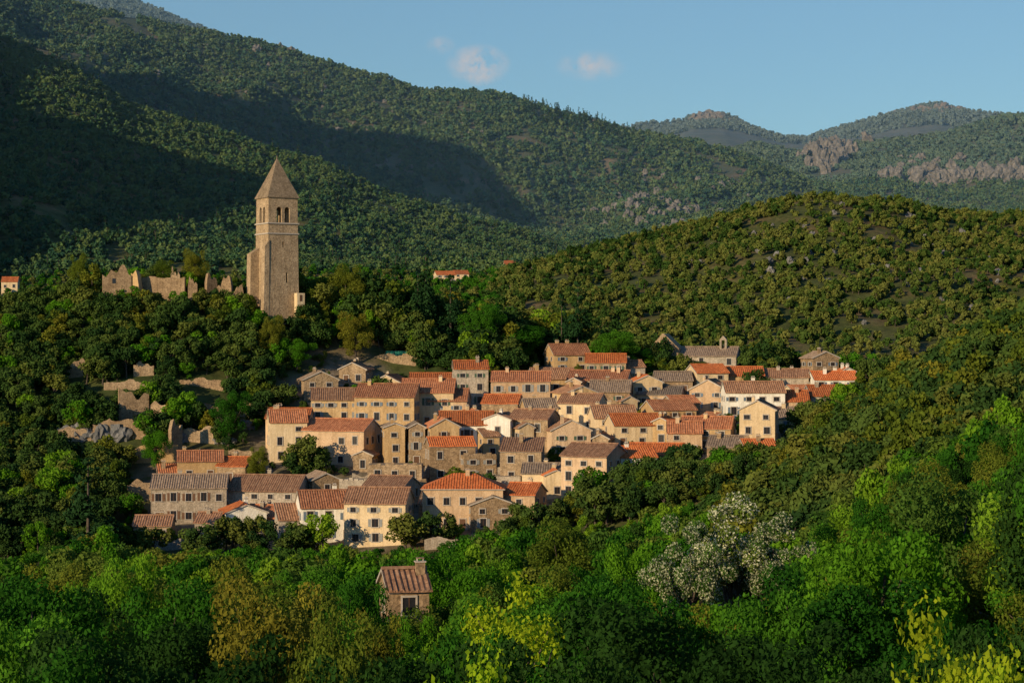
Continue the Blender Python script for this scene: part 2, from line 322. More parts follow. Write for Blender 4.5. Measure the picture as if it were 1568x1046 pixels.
def build_house(name,cx,cy,z0,L,D,h,yaw,kind,wall,roof,opts=''):
    """L = ridge direction (local x), D = across. kind: S/G gable, H hip, M mono, F flat"""
    par=bpy.data.objects.new(name,None); par.empty_display_size=2; scene.collection.objects.link(par)
    pitch=random.uniform(.36,.54); yaw+=math.radians(random.uniform(-7,7))
    par.location=(cx,cy,z0); par.rotation_euler=(0,0,yaw)
    FOOT.append((cx,cy,L/2,D/2,yaw))
    r=pitch*D/2; R=random.Random(int(cx*37+cy*91))
    if 'x' not in opts and name in ('village_house','stone_house'):
        h+=R.choice([-.3,0,0,.3,.7,1.1])
        if R.random()<.28: roof={'r':'t','t':'b','b':'k','k':'b'}[roof]
    w=MB(); hx,hy=L/2,D/2
    if kind in 'SG':
        w.prism([Vector((-hx,-hy,-4)),Vector((-hx,hy,-4)),Vector((-hx,hy,h)),Vector((-hx,0,h+r)),Vector((-hx,-hy,h))],Vector((L,0,0)))
    elif kind=='M':
        r=pitch*D*.7
        w.prism([Vector((-hx,-hy,-4)),Vector((-hx,hy,-4)),Vector((-hx,hy,h+r)),Vector((-hx,-hy,h))],Vector((L,0,0)))
    else: w.box(-hx,hx,-hy,hy,-4,h)
    w.obj('walls',[WM[wall]],par)
    rf=MB(); ov=.38; g=.22; th=.16
    if kind in 'SGM':
        per=.42; n=max(8,int((L+2*g)/per*4)); xs=[-hx-g+(L+2*g)*i/n for i in range(n+1)]
        if kind=='M': prof=[(-hy-ov,h-ov*r/D),(0,h+r*.5),(hy+g,h+r+g*r/D)]
        else: prof=[(-hy-ov,h-ov*pitch),(-hy*.5,h+r*.5),(0,h+r),(hy*.5,h+r*.5),(hy+ov,h-ov*pitch)]
        ph=R.uniform(0,9); k=len(prof); o=len(rf.v)
        for i,x in enumerate(xs):
            c=.055*math.cos(2*math.pi*i/4); t=(x+hx)/L
            sag=-.10*math.sin(math.pi*max(0,min(1,t)))*R.uniform(.6,1)+.03*math.sin(x*1.3+ph)
            for (y,z) in prof: rf.v.append((x,y+R.uniform(-.05,.05) if abs(y)>hy*.9 else y,z+.2+c+sag))
            for (y,z) in prof: rf.v.append((x,y,z+.2-th+sag*.5-.03))
        for i in range(n):
            a=o+i*2*k; b=a+2*k
            for j in range(k-1):
                rf.f.append((a+j,b+j,b+j+1,a+j+1)); rf.m.append(0)
                rf.f.append((a+k+j,a+k+j+1,b+k+j+1,b+k+j)); rf.m.append(1)
            rf.f.append((a,a+k,b+k,b)); rf.m.append(0); rf.f.append((a+k-1,b+k-1,b+2*k-1,a+2*k-1)); rf.m.append(0)
        for a in (o,o+n*2*k):
            for j in range(k-1): rf.f.append((a+j,a+j+1,a+k+j+1,a+k+j)); rf.m.append(1)
        if kind!='M': rf.prism([Vector((-hx-g,-.22,h+r+.14)),Vector((-hx-g,.22,h+r+.14)),Vector((-hx-g,0,h+r+.36))],Vector((L+2*g,0,0)))
        rf.box(-hx-.02,hx+.02,-hy-.16,-hy-.003,h-.28,h-.02,None,1)
    elif kind=='H':
        e=[(-hx-ov,-hy-ov,h),(hx+ov,-hy-ov,h),(hx+ov,hy+ov,h),(-hx-ov,hy+ov,h)]
        k=max(.0,hx-hy); A=(-k-.05,0,h+r+.1);B=(k+.05,0,h+r+.1)
        rf.poly([e[0],e[1],B,A]);rf.poly([e[1],e[2],B]);rf.poly([e[2],e[3],A,B]);rf.poly([e[3],e[0],A])
        rf.box(-hx-ov+.01,hx+ov-.01,-hy-ov+.01,hy+ov-.01,h-.16,h-.004,None,1)
        nx=int(L/.45)
        for i in range(nx):
            x=-hx+L*(i+.5)/nx; t=min(1.0,(hx+ov-abs(x))/max(.01,(hx+ov-k)))
            rf.prism([Vector((x-.09,-hy-ov-.03,h+.0)),Vector((x+.09,-hy-ov-.03,h)),Vector((x,-hy-ov-.03,h+.1))],Vector((0,(hy+ov)*t,(r+.1)*t)))
    else:
        for i in range(int(L/.8)):
            hh=R.uniform(-.1,.45); x=-hx+L*i/int(L/.8)
            rf.box(x,x+.78,-hy+.01,-hy+.5,h-.01,h+hh+.12,None,2)
        rf.box(-hx+.52,hx-.1,-hy+.52,hy-.1,h-.2,h+.03,None,2)
    rf.obj('roof',[RM[roof],TRIM,WM[wall]],par)
    wn=MB(); dr=MB(); shm=R.choice(SHUT); shutters=R.random()<.45
    fl=max(1,int(round(h/2.9))); fh=h/fl
    for side in range(4):
        Lw=L if side%2==0 else D; off=hy if side%2==0 else hx
        M=Matrix.Rotation(side*math.pi/2,4,'Z')@Matrix.Translation((0,-off,0))
        if kind=='F' and 'n' in opts: continue
        nc=max(1,int(Lw/(2.6 if 'd' in opts else 2.9))); sp=Lw/nc
        main=(side==0 and kind!='G') or (side==3 and kind=='G')
        for f_ in range(fl):
            for c in range(nc):
                if R.random()<(.06 if main or 'd' in opts else .3): continue
                x=-Lw/2+sp*(c+.5)+R.uniform(-.25,.25)*(0 if 'd' in opts else 1)
                ww=R.choice([.46,.54,.5]); wh=R.choice([1.5,1.35,1.2]); zb=fh*f_+.9
                if f_==fl-1 and fh<2.8: wh=.8
                if zb+wh>h-.25: wh=h-.3-zb
                if wh<.45: continue
                if f_==0 and main and R.random()<.3:
                    dr.box(x-.5,x+.5,-.03,.1,.02,2.1,M,0); dr.box(x-.66,x-.503,-.09,.1,.02,2.25,M,1);dr.box(x+.503,x+.66,-.09,.1,.02,2.25,M,1);dr.box(x-.5,x+.5,-.09,.1,2.103,2.25,M,1)
                    continue
                wn.box(x-ww,x+ww,-.015,.1,zb,zb+wh,M,0)
                wn.box(x-.025,x+.025,-.04,-.018,zb,zb+wh,M,3)
                for a,b in ((x-ww-.14,x-ww-.003),(x+ww+.003,x+ww+.14)): wn.box(a,b,-.1,.05,zb-.0,zb+wh,M,1)
                wn.box(x-ww-.14,x+ww+.14,-.11,.05,zb+wh+.003,zb+wh+.17,M,1); wn.box(x-ww-.2,x+ww+.2,-.17,.05,zb-.12,zb-.003,M,1)
                if shutters and R.random()<.8:
                    wn.box(x-2*ww-.1,x-ww-.146,-.07,-.004,zb+.03,zb+wh-.03,M,2); wn.box(x+ww+.146,x+2*ww+.1,-.07,-.004,zb+.03,zb+wh-.03,M,2)
    wn.obj('windows',[GLASS,TRIM,shm,WOOD],par); dr.obj('door',[WOOD if R.random()<.6 else shm,TRIM],par)
    if kind in 'SGMH' and 'x' not in opts:
        ch=MB()
        for q in range(R.choice([0,1,1,2])):
            x=R.uniform(-hx*.75,hx*.75); y=R.uniform(-hy*.3,hy*.5); zt=h+r+R.uniform(.5,.9)
            ch.box(x-.35,x+.35,y-.28,y+.28,h,zt,None,0); ch.box(x-.43,x+.43,y-.36,y+.36,zt+.003,zt+.1,None,1)
            ch.box(x-.25,x-.2,y-.2,y+.2,zt+.103,zt+.3,None,1);ch.box(x+.2,x+.25,y-.2,y+.2,zt+.103,zt+.3,None,1);ch.box(x-.3,x+.3,y-.26,y+.26,zt+.303,zt+.36,None,0)
        ch.obj('chimney',[WM[wall],TRIM],par)
    return par
def house(u0,u1,vE,vB,kind,wall,roof,yaw=0,D=8.,opts='',name='village_house',y=None):
    y=y or ray_y((u0+u1)/2,vB)
    a=math.radians(yaw); h=(vB-vE)/F*y; U=(u1-u0)/F*y
    W=max(3.,(U-D*abs(math.sin(a)))/math.cos(a))
    yc=y+(D*math.cos(a)+W*abs(math.sin(a)))/2; x=P((u0+u1)/2,yc); z0=ZC+(CV-vB)/F*y
    if wall in 'sg' and name=='village_house': name='stone_house'
    if kind=='G': return build_house(name,x,yc,z0,D,W,h,a+math.pi/2,kind,wall,roof,opts)
    return build_house(name,x,yc,z0,W,D,h,a,kind,wall,roof,opts)

HS=[
(232,352,750,803,'S','g','k',4,9,'d'),(352,475,752,792,'S','g','k',-10,9,''),(268,345,706,738,'S','o','t',8,7,''),(335,395,714,742,'S','s','r',-15,7,''),
(238,300,728,745,'M','s','r',10,6,''),(205,268,805,832,'S','s','b',6,7,''),(335,410,796,822,'G','w','r',12,8,''),(378,452,790,815,'S','g','r',-12,7,''),
(452,572,777,832,'S','w','t',6,9,'d'),(528,634,781,838,'S','c','b',-8,9,''),(560,640,752,795,'S','g','b',-12,8,''),
(645,776,749,814,'H','p','r',5,10,'d'),(774,836,764,803,'S','p','r',-12,8,''),(712,790,784,816,'G','s','k',8,8,''),
(562,650,722,765,'F','s','k',-5,7,''),(460,522,736,778,'G','s','k',20,7,''),(520,575,742,775,'F','g','k',-10,6,'n'),(600,655,740,772,'F','s','k',10,5,''),
(395,455,748,780,'F','g','k',-20,6,''),
(407,472,655,710,'S','c','t',8,8,''),(466,582,657,716,'S','p','t',-14,9,''),(408,480,638,690,'S','p','r',5,8,''),(474,560,614,668,'S','o','t',6,8,'d'),
(545,645,616,672,'S','o','t',-6,9,'d'),(612,702,606,655,'S','c','r',-8,9,''),(580,624,664,720,'G','o','b',12,8,''),(620,652,655,716,'G','s','b',8,8,''),
(646,705,660,718,'G','o','t',14,8,''),(650,728,692,738,'S','s','r',8,7,''),(670,758,648,702,'S','w','r',4,9,''),(742,798,643,698,'G','w','b',-12,9,''),
(655,722,622,655,'S','p','t',-8,8,''),(690,750,570,624,'S','g','r',8,8,'d'),(625,702,584,612,'S','c','r',6,8,''),(572,628,592,616,'G','c','t',-10,8,''),
(455,520,590,616,'G','s','k',16,7,''),(750,846,586,630,'S','p','t',-5,9,'d'),(798,852,622,664,'S','o','b',5,8,''),(738,802,620,650,'S','s','r',-8,8,''),
(780,858,642,695,'S','s','b',-16,8,''),(835,902,545,575,'S','o','t',10,8,''),(893,962,557,590,'S','s','r',-8,8,''),(868,970,582,615,'S','p','t',-10,9,''),
(808,882,578,604,'S','o','b',8,8,''),(848,912,602,645,'G','o','b',14,8,''),(855,930,626,664,'S','c','t',-12,8,''),(832,905,662,704,'G','p','t',12,8,''),
(860,962,702,768,'S','p','b',-22,9,'d'),(934,1004,706,745,'S','w','r',8,8,''),(798,866,722,760,'S','c','b',-6,7,''),(828,868,728,764,'G','c','r',8,6,''),
(900,975,640,676,'S','c','b',8,8,''),(928,1022,651,688,'S','c','r',6,8,''),(960,1052,698,722,'S','s','r',-8,8,''),(1018,1078,672,700,'S','p','r',-8,7,''),
(1040,1128,656,694,'S','o','r',-8,9,''),(1125,1200,628,694,'G','c','b',-18,9,''),(985,1062,630,664,'S','o','t',8,8,''),(900,972,602,640,'S','s','b',-10,8,''),
(958,1015,594,626,'G','c','r',12,8,''),(1015,1068,618,650,'S','s','t',10,7,''),(1052,1112,576,604,'S','c','r',10,8,''),(1108,1170,577,602,'S','o','r',-6,8,''),
(1105,1200,606,642,'S','w','t',4,8,''),(1165,1242,580,606,'S','g','b',-10,8,''),(1238,1312,589,614,'S','w','r',6,8,''),(1168,1240,612,640,'S','p','r',-8,8,''),
(1232,1322,606,634,'S','g','r',6,8,''),(1055,1125,600,632,'G','p','b',-14,8,''),(975,1050,604,628,'S','p','b',-8,8,''),(1180,1250,640,662,'S','c','b',8,8,''),
(1130,1188,690,712,'S','s','r',8,7,''),(1082,1150,684,712,'S','s','b',-10,7,''),(1230,1280,556,585,'G','s','k',10,7,''),(700,760,700,740,'F','s','k',12,6,''),
(765,835,700,742,'M','s','t',-8,6,''),(730,800,730,752,'F','g','k',4,6,'n'),(920,985,560,588,'S','g','b',6,7,''),(1000,1060,588,606,'S','s','b',-5,7,''),
(700,745,640,668,'G','c','t',16,6,''),(480,540,640,664,'M','s','b',10,6,''),(540,580,700,724,'G','s','b',-14,6,''),(725,765,668,706,'S','o','b',18,6,''),
(905,940,672,704,'G','s','t',-16,6,''),(1075,1110,640,664,'G','c','t',18,6,''),(640,690,772,806,'M','s','k',-12,5,''),(560,612,800,835,'S','g','b',14,6,''),
(420,462,806,834,'M','g','b',8,6,''),(300,345,806,828,'S','g','b',-10,6,''),(935,975,612,640,'G','c','b',20,6,''),(1000,1035,655,684,'G','o','r',-18,6,''),
(520,570,566,590,'G','s','b',-12,6,''),(1200,1260,600,622,'S','c','t',12,6,''),(780,815,664,700,'G','c','t',16,6,''),
(1282,1306,574,606,'G','w','r',8,5,''),(868,896,590,622,'G','p','t',-14,5,''),(600,630,640,668,'G','g','b',14,5,''),
]
for t in HS: house(*t)
for (u0,u1,vE,vB,y) in ((664,698,412,426,935),(692,718,414,428,950),(770,790,404,414,1060),(2,30,440,452,930)):
    p=house(u0,u1,vE,vB,'S','c','r',8,9,'x','village_house',y)
    cx,cy=p.location.x,p.location.y; p.location.z=float(H(cx,cy)[0])+2.5
house(582,655,903,960,'S','s','b',6,5,'','farm_house',150)

# church: nave, stone west front, bell gable
yc=ray_y(1050,582)
ch=house(1040,1134,545,584,'S','g','k',-6,9,'x','church',yc)
m=MB(); k=yc/F
cx0=P(1024,yc)-ch.location.x
for px0,px1,ap,ea in ((1000,1048,511,533),):
    hw=(px1-px0)*k/2; he=(584-ea)*k; ha=(584-ap)*k; xx=cx0-.2
    m.prism([Vector((xx-hw,-5.2,-4)),Vector((xx+hw,-5.2,-4)),Vector((xx+hw,-5.2,he)),Vector((xx+.2,-5.2,ha)),Vector((xx-.2,-5.2,ha)),Vector((xx-hw,-5.2,he-.6))],Vector((0,8,0)))
m.obj('west_front',[WM['s']],ch)
m=MB(); bx=P(1112,yc)-ch.location.x
m.box(bx-.8,bx-.35,-1.2,.2,3,9.2);m.box(bx+.35,bx+.8,-1.2,.2,3,9.2);m.box(bx-.347,bx+.347,-1.2,.2,3,7.2);m.prism([Vector((bx-.9,-1.3,9.203)),Vector((bx+.9,-1.3,9.203)),Vector((bx,-1.3,10.2))],Vector((0,1.6,0)))
m.obj('bell_gable',[WM['g']],ch)
m=MB(); m.prism([Vector((bx-.2,-.6,7.7)),Vector((bx+.2,-.6,7.7)),Vector((bx+.1,-.6,8.4)),Vector((bx-.1,-.6,8.4))],Vector((0,.3,0))); m.obj('bell',[IRON],ch)

# ------------------------------------------------------------------ ruined / terrace walls
def ruin(u0,u1,vT,vB,yaw=0,th=.8,wall='s',name='stone_wall',jag=.6,y=None,D=None):
    y=y or ray_y((u0+u1)/2,vB); a=math.radians(yaw)
    W=(u1-u0)/F*y/math.cos(a); h=(vB-vT)/F*y; x=P((u0+u1)/2,y)
    WALLS.append((x,y,W/2,name))
    R=random.Random(int(u0*7+vB)); ph=R.uniform(0,6); ph2=R.uniform(0,6)
    n=max(6,int(W/.35)); top=[]; step=0
    for i in range(n+1):
        t=i/n
        if R.random()<.3: step=R.uniform(-.5,.35)*jag
        q=h*(1-.22*jag*(math.sin(t*6+ph)+.6*math.sin(t*15+ph2)+.4))+step+R.uniform(-.12,.12)*jag
        if jag>.9 and (t<.06 or t>.94): q*=.6
        top.append((-W/2+W*t,max(.35,q)))
    m=MB()
    for (xa,za),(xb,zb) in zip(top,top[1:]):
        o=len(m.v); m.v+=[(xa,-th/2,-3),(xb,-th/2,-3),(xb,th/2,-3),(xa,th/2,-3),(xa,-th/2,za),(xb,-th/2,zb),(xb,th/2,zb*.96),(xa,th/2,za*.96)]
        for f in ((4,5,6,7),(0,1,5,4),(2,3,7,6)): m.f.append(tuple(o+i for i in f)); m.m.append(0)
    o=len(m.v); m.v+=[(-W/2,-th/2,-3),(-W/2,th/2,-3),(-W/2,th/2,top[0][1]*.96),(-W/2,-th/2,top[0][1]),(W/2,-th/2,-3),(W/2,th/2,-3),(W/2,th/2,top[-1][1]*.96),(W/2,-th/2,top[-1][1])]
    m.f+=[(o,o+3,o+2,o+1),(o+4,o+5,o+6,o+7)]; m.m+=[0,0]
    if h>4 and W>6:
        for i in range(int(W/5)):
            xx=-W/2+W*(i+.5)/int(W/5)+R.uniform(-1,1); m.box(xx-.4,xx+.4,-th/2-.01,-th/2+.05,h*.35,h*.35+1.1,None,1)
    o=m.obj(name,[WM[wall],GLASS]); o.location=(x,y,ZC+(CV-vB)/F*y); o.rotation_euler=(0,0,a); return o
for a in [(183,226,600,646,20,1,'s'),(222,262,618,646,-15,1,'s'),(143,224,643,674,4,.8,'s'),(198,272,680,708,6,.8,'o'),(262,275,650,700,60,.8,'s'),(272,330,652,678,-6,.8,'s'),
 (300,385,616,634,-8,.7,'s'),(648,695,504,526,6,.7,'g'),(350,400,688,702,5,.7,'s'),(720,800,713,730,5,.8,'g'),(90,150,656,678,8,.8,'s'),(195,250,738,767,5,.8,'s'),
 (540,600,723,740,10,.7,'g'),(560,640,543,556,-4,.6,'s'),(1060,1120,718,737,5,.6,'g'),(100,132,553,578,15,.8,'s'),(700,760,518,530,4,.6,'g'),(330,400,706,724,-5,.7,'g'),
 (205,235,556,578,12,.7,'s'),(240,330,714,728,4,.7,'s'),(650,740,822,842,4,.8,'g'),(230,330,826,842,3,.8,'g'),(160,240,584,600,5,.7,'s'),(275,345,580,596,-4,.7,'s')]:
    ruin(*a)
for a in [(158,200,413,446,14,1.6,'s',.9,434),(196,216,420,446,-20,1.6,'o',1.2,435),(218,284,424,446,-4,1.2,'s',.4,437),(288,302,428,448,8,1.,'s',1.2,437),(316,330,421,450,40,1.,'s',1.1,438),(334,356,428,452,-12,1.2,'s',1.2,438),(356,372,440,460,20,1.,'s',1.1,434),(262,276,412,440,0,1.,'s',1.1,442)]:
    ruin(a[0],a[1],a[2],a[3],a[4],a[5],a[6],'castle_ruin',a[7],y=a[8])
m=MB()
for i in range(8): m.box(-3.5+i,-3.44+i,0,.06,-1,1.6,None,1)
for i in range(7): m.box(-3.43+i,-2.51+i,.02,.04,.1,1.5,None,0)
o=m.obj('garden_fence',[FABRIC,IRON]); yy=ray_y(615,548); o.location=(P(615,yy),yy-1,ZC+(CV-548)/F*yy)

# ------------------------------------------------------------------ bell tower
def tower():
    y=431.; k=y/F; S=6.9; hs=S/2; zb=ZC+(CV-462)*k; Hh=(462-303)*k
    par=bpy.data.objects.new('bell_tower',None); scene.collection.objects.link(par)
    par.rotation_euler=(0,0,math.radians(30)); par.location=(P(424,y+4),y+4,zb)
    bo=MB()
    t=.28
    b=[(-hs-t,-hs-t,-5),(hs+t,-hs-t,-5),(hs+t,hs+t,-5),(-hs-t,hs+t,-5)]; q=[(-hs,-hs,Hh),(hs,-hs,Hh),(hs,hs,Hh),(-hs,hs,Hh)]
    bo.v=b+q; bo.f=[(0,3,2,1),(4,5,6,7),(0,1,5,4),(1,2,6,5),(2,3,7,6),(3,0,4,7)]; bo.m=[0]*6
    body=bo.obj('walls',[WM['TW']],par)
    cut=MB(); z1=Hh-5.4
    def arch(cx,w,za,zt,axis):
        pts=[(cx-w,za),(cx+w,za)]+[(cx+w*math.cos(i*math.pi/8),zt+w*math.sin(i*math.pi/8)) for i in range(9)]
        if axis=='y': cut.prism([Vector((p[0],-9,p[1])) for p in pts][::-1],Vector((0,18,0)))
        else: cut.prism([Vector((-9,p[0],p[1])) for p in pts],Vector((18,0,0)))
    cutters=[]
    def flush():
        nonlocal cut
        o=cut.obj('c',[]); o.parent=par; cutters.append(o); cut=MB()
    cut.box(-hs+.9,hs-.9,-hs+.9,hs-.9,z1-.6,Hh-.5); flush()
    for c in (-.95,.95):
        arch(c,.62,z1,z1+2.8,'y'); flush(); arch(c,.62,z1,z1+2.8,'x'); flush()
    cut.box(.6,.95,-hs-1,-hs+1.0,4.2,6.4); flush(); cut.box(-.2,.1,-hs-1,-hs+1,12,13.2); flush()
    for c in cutters:
        bm=bmesh.new(); bm.from_mesh(c.data); bmesh.ops.recalc_face_normals(bm,faces=bm.faces); bm.to_mesh(c.data); bm.free()
        mo=body.modifiers.new('b','BOOLEAN'); mo.operation='DIFFERENCE'; mo.object=c; mo.solver='EXACT'
    bpy.context.view_layer.update(); dg=bpy.context.evaluated_depsgraph_get()
    nm=bpy.data.meshes.new_from_object(body.evaluated_get(dg)); body.modifiers.clear(); body.data=nm
    for c in cutters: bpy.data.objects.remove(c)
    r=MB(); e=hs+.28
    lv=[(e,Hh+.25),(e*.55,Hh+.25+3.9),(.05,Hh+9.)]
    for (s0,za),(s1,zc) in zip(lv,lv[1:]):
        for i in range(4):
            sg=[(-1,-1),(1,-1),(1,1),(-1,1)]; p,q2=sg[i],sg[(i+1)%4]
            r.poly([(p[0]*s0,p[1]*s0,za),(q2[0]*s0,q2[1]*s0,za),(q2[0]*s1,q2[1]*s1,zc),(p[0]*s1,p[1]*s1,zc)])
    r.box(-e,e,-e,e,Hh+.003,Hh+.247); r.box(-.06,.06,-.06,.06,Hh+8.9,Hh+9.6)
    r.obj('pyramid_roof',[WM['TR']],par)
    s=MB()
    for z in (z1-.35,z1-2.6):
        for (x0,x1,y0,y1) in ((-hs-.3,hs+.3,-hs-.3,-hs-.0),(-hs-.3,-hs-.0,-hs+.003,hs+.3),(hs,hs+.3,-hs+.003,hs+.3)): s.box(x0,x1,y0,y1,z,z+.28)
    s.obj('string_courses',[TRIM],par)
    bt=MB()
    def butt(y0,y1,pr,ht):
        bt.prism([Vector((-hs+.05,y0,-5)),Vector((-hs-pr,y0,-5)),Vector((-hs-pr+.3,y0,ht-1.4)),Vector((-hs+.05,y0,ht))],Vector((0,y1-y0,0)))
    butt(-hs-.3,-hs+1.5,1.3,13.5); butt(hs-1.9,hs+.3,2.4,12.)
    bt.obj('buttresses',[WM['TW']],par)
    a=MB(); a.box(hs-.9,hs+.9,-hs-1.9,-hs-.3,-4,1.9); a.box(hs-.3,hs+.3,-hs-1.93,-hs-1.89,.1,1.5,None,1); a.obj('annex',[WM['c'],WOOD],par)
WM['TW']=wallmat('tower_stone',(.34,.25,.155),(.52,.39,.25),.65,.02); WM['TR']=wallmat('tower_roof_stone',(.22,.17,.11),(.33,.25,.17),.6,.02)
tower()

# ------------------------------------------------------------------ ground sheet
ug=np.concatenate([np.arange(-3600,-200,50),np.arange(-200,1770,5),np.arange(1770,4600,60)]).astype(float)
yg=np.concatenate([np.geomspace(4,300,70,endpoint=False),np.arange(300,500,3.5),np.arange(500,1000,8),np.arange(1000,2600,13),np.arange(2600,5600,60)])
UU,YY=np.meshgrid(ug,yg); XX=(UU-CU)/F*YY; ZZ=H(XX.ravel(),YY.ravel()).reshape(XX.shape)
nr,ncg=UU.shape
V=np.stack([XX,YY,ZZ],-1).reshape(-1,3); I=np.arange(nr*ncg).reshape(nr,ncg)
Q=np.stack([I[:-1,:-1],I[:-1,1:],I[1:,1:],I[1:,:-1]],-1).reshape(-1,4)
m,nt,out=newmat('ground'); geo=nd(nt,'ShaderNodeNewGeometry'); ps=geo.outputs['Position']
sx=nd(nt,'ShaderNodeSeparateXYZ'); nt.links.new(ps,sx.inputs[0])
c1=ramp(nt,noise(nt,ps,.03,5,.65),[(.3,(.035,.06,.014)),(.5,(.075,.085,.024)),(.6,(.13,.10,.045)),(.72,(.24,.13,.075))])
c1=mix(nt,c1,ramp(nt,noise(nt,ps,.35,4,.7),[(.3,(.5,.5,.45)),(.7,(1.3,1.25,1.2))]),1.,'MULTIPLY')
far_haze=math_(nt,'MINIMUM',math_(nt,'MAXIMUM',math_(nt,'DIVIDE',math_(nt,'SUBTRACT',sx.outputs[1],1200.),3500.),0.),.8)
c1=mix(nt,c1,ramp(nt,noise(nt,ps,.02,4,.7),[(.35,(.07,.12,.12)),(.6,(.13,.16,.16))]),far_haze)  # distance haze painted into the ground colour, growing northward
at=nd(nt,'ShaderNodeAttribute',attribute_name='village')
vg=ramp(nt,noise(nt,ps,.4,4,.7),[(.3,(.05,.07,.02)),(.45,(.14,.11,.07)),(.7,(.26,.21,.15))])
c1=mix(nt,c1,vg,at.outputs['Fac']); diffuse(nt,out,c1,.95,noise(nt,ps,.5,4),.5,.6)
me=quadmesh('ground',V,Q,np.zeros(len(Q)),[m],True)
vil=np.zeros(len(V)); FC=np.array([(f[0],f[1]) for f in FOOT])
idxn=np.where((V[:,1]>320)&(V[:,1]<450))[0]
dmin=np.min(np.hypot(V[idxn,0][:,None]-FC[None,:,0],V[idxn,1][:,None]-FC[None,:,1]),1); vil[idxn]=np.clip((10-dmin)/4,0,1)
a=me.attributes.new('village','FLOAT','POINT'); a.data.foreach_set('value',vil.astype(np.float32))
ob=bpy.data.objects.new('ground',me); scene.collection.objects.link(ob)

# ------------------------------------------------------------------ tree kinds
def mids(pre,lm,k,R=2.6,Ht=5.5,nl=1500,size=.22,c0=.12): return [broadleaf(f'{pre}_{i}',R,Ht,14,nl,size,lm,crown0=c0,low=True,cl=(.2,.42),q1=.9) for i in range(k)]
oak=mids('oak_tree',L_OAK,4); olv=mids('olive_oak_tree',L_OLV,2); grn=mids('green_tree',L_BRT,2)
fmid=mids('broadleaf_tree_mid',L_FOR,3,3.6,9,3000,.24,.15)+mids('broadleaf_tree_bright',L_BRT,2,3.6,9,3000,.23,.15)+mids('broadleaf_tree_dark',L_GRN,2,3.6,9,3000,.23,.15)
scr=[broadleaf(f'scrub_{i}',2.6,4.6,7,340,.46,L_SCR,crown0=0.02,low=True) for i in range(4)]
scb=[broadleaf(f'valley_tree_{i}',2.6,4.6,7,300,.5,L_GRN,crown0=0.02,low=True) for i in range(2)]
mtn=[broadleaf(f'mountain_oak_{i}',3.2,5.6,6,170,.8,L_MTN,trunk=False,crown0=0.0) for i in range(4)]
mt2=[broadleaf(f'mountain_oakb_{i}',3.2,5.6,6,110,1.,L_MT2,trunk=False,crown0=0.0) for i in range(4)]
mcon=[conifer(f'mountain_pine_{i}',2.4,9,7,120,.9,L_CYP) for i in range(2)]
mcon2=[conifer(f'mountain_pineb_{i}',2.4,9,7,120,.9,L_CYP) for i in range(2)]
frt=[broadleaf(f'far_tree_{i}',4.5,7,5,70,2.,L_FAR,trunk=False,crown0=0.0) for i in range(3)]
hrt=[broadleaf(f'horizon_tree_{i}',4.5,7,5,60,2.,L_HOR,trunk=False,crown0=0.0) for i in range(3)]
hi=lambda nm,lm,nl=17000,size=.105,**k: broadleaf(nm,4.,9.,34,nl,size,lm,crown0=.12,cl=k.pop('cl',(.16,.34)),q1=.95,**k)
Hd=hi('large_tree_dark',L_DRK); Hg=hi('large_tree_green',L_GRN); Hb=hi('large_tree_bright',L_BRT); Ho=hi('large_tree_olive',L_OLV); Hf=hi('large_tree_forest',L_FOR)
Hg2=hi('large_tree_green_b',L_GRN,17000,.10,cl=(.13,.26)); Hw=broadleaf('acacia_in_blossom',4.5,16.,40,11000,.12,L_FOR,crown0=.4,cl=(.12,.25),bloom=L_WHT,q1=.95)
Hl=broadleaf('young_maple',2.6,8.,30,2600,.085,L_LIM,crown0=.3,cl=(.16,.3),asp=.7,shell=(.3,1.1))
Cy=conifer('cypress',1.3,11,14,3500,.22,L_CYP,True); Co=conifer('conifer',3.4,11,12,6000,.26,L_CYP)

def samp(n,y0,y1,u0=-150,u1=1720):
    y=np.sqrt(rng.uniform(y0*y0,y1*y1,n)); u=rng.uniform(u0,u1,n); return (u-CU)/F*y,y,u
def housefree(x,y,mg):
    ok=np.ones(len(x),bool)
    for cx,cy,a,b,yw in FOOT:
        c,s=math.cos(yw),math.sin(yw); dx=x-cx; dy=y-cy; lx=dx*c+dy*s; ly=-dx*s+dy*c
        ok&=~((np.abs(lx)<a+mg)&(np.abs(ly)<b+mg))
    return ok
def s3(s,j=.15):
    n=len(s); return np.stack([s*rng.uniform(1-j,1+j,n),s*rng.uniform(1-j,1+j,n),s*rng.uniform(1-j,1+j,n)],1)
# castle hill & village slopes
x,y,u=samp(7500,322,480)
dm=np.min(np.hypot(x[:,None]-FC[None,:,0],y[:,None]-FC[None,:,1]),1)
keep=housefree(x,y,1.8)&((dm>9)|(rng.random(len(x))<.3))
keep&=np.hypot(x-P(424,434),y-433)>5.5
keep&=~((y>434)&(y<440)&(u>145)&(u<380))
for (wx,wy,hw,nm) in WALLS:
    if nm=='stone_wall': keep&=~((np.abs(x-wx)<hw+.5)&(y>wy-8)&(y<wy+1.5))
gap=(fbm(x/9,y/9,3)>.22)&(u<420); keep&=~gap
x,y,u,dm=x[keep],y[keep],u[keep],dm[keep]; g=H(x,y)
s=rng.uniform(.6,1.4,len(x)); s[dm<10]*=.42
s[(u>500)&(y>438)]*=1.35; s[(u>480)&(u<900)&(y>415)&(dm>13)]*=1.3
cap=np.interp(u,[-150,0,60,120,145,160,290,375,380,468,475,520,560],[440,450,425,400,402,424,426,434,455,456,430,420,380])+rng.uniform(0,14,len(u))
behind=(y>440)&(u>140)&(u<480); cap[behind]=410+rng.uniform(0,25,behind.sum())
hmx=ZC+(CV-cap)/F*y-g; s=np.minimum(s,hmx/5.6); k=s>.2
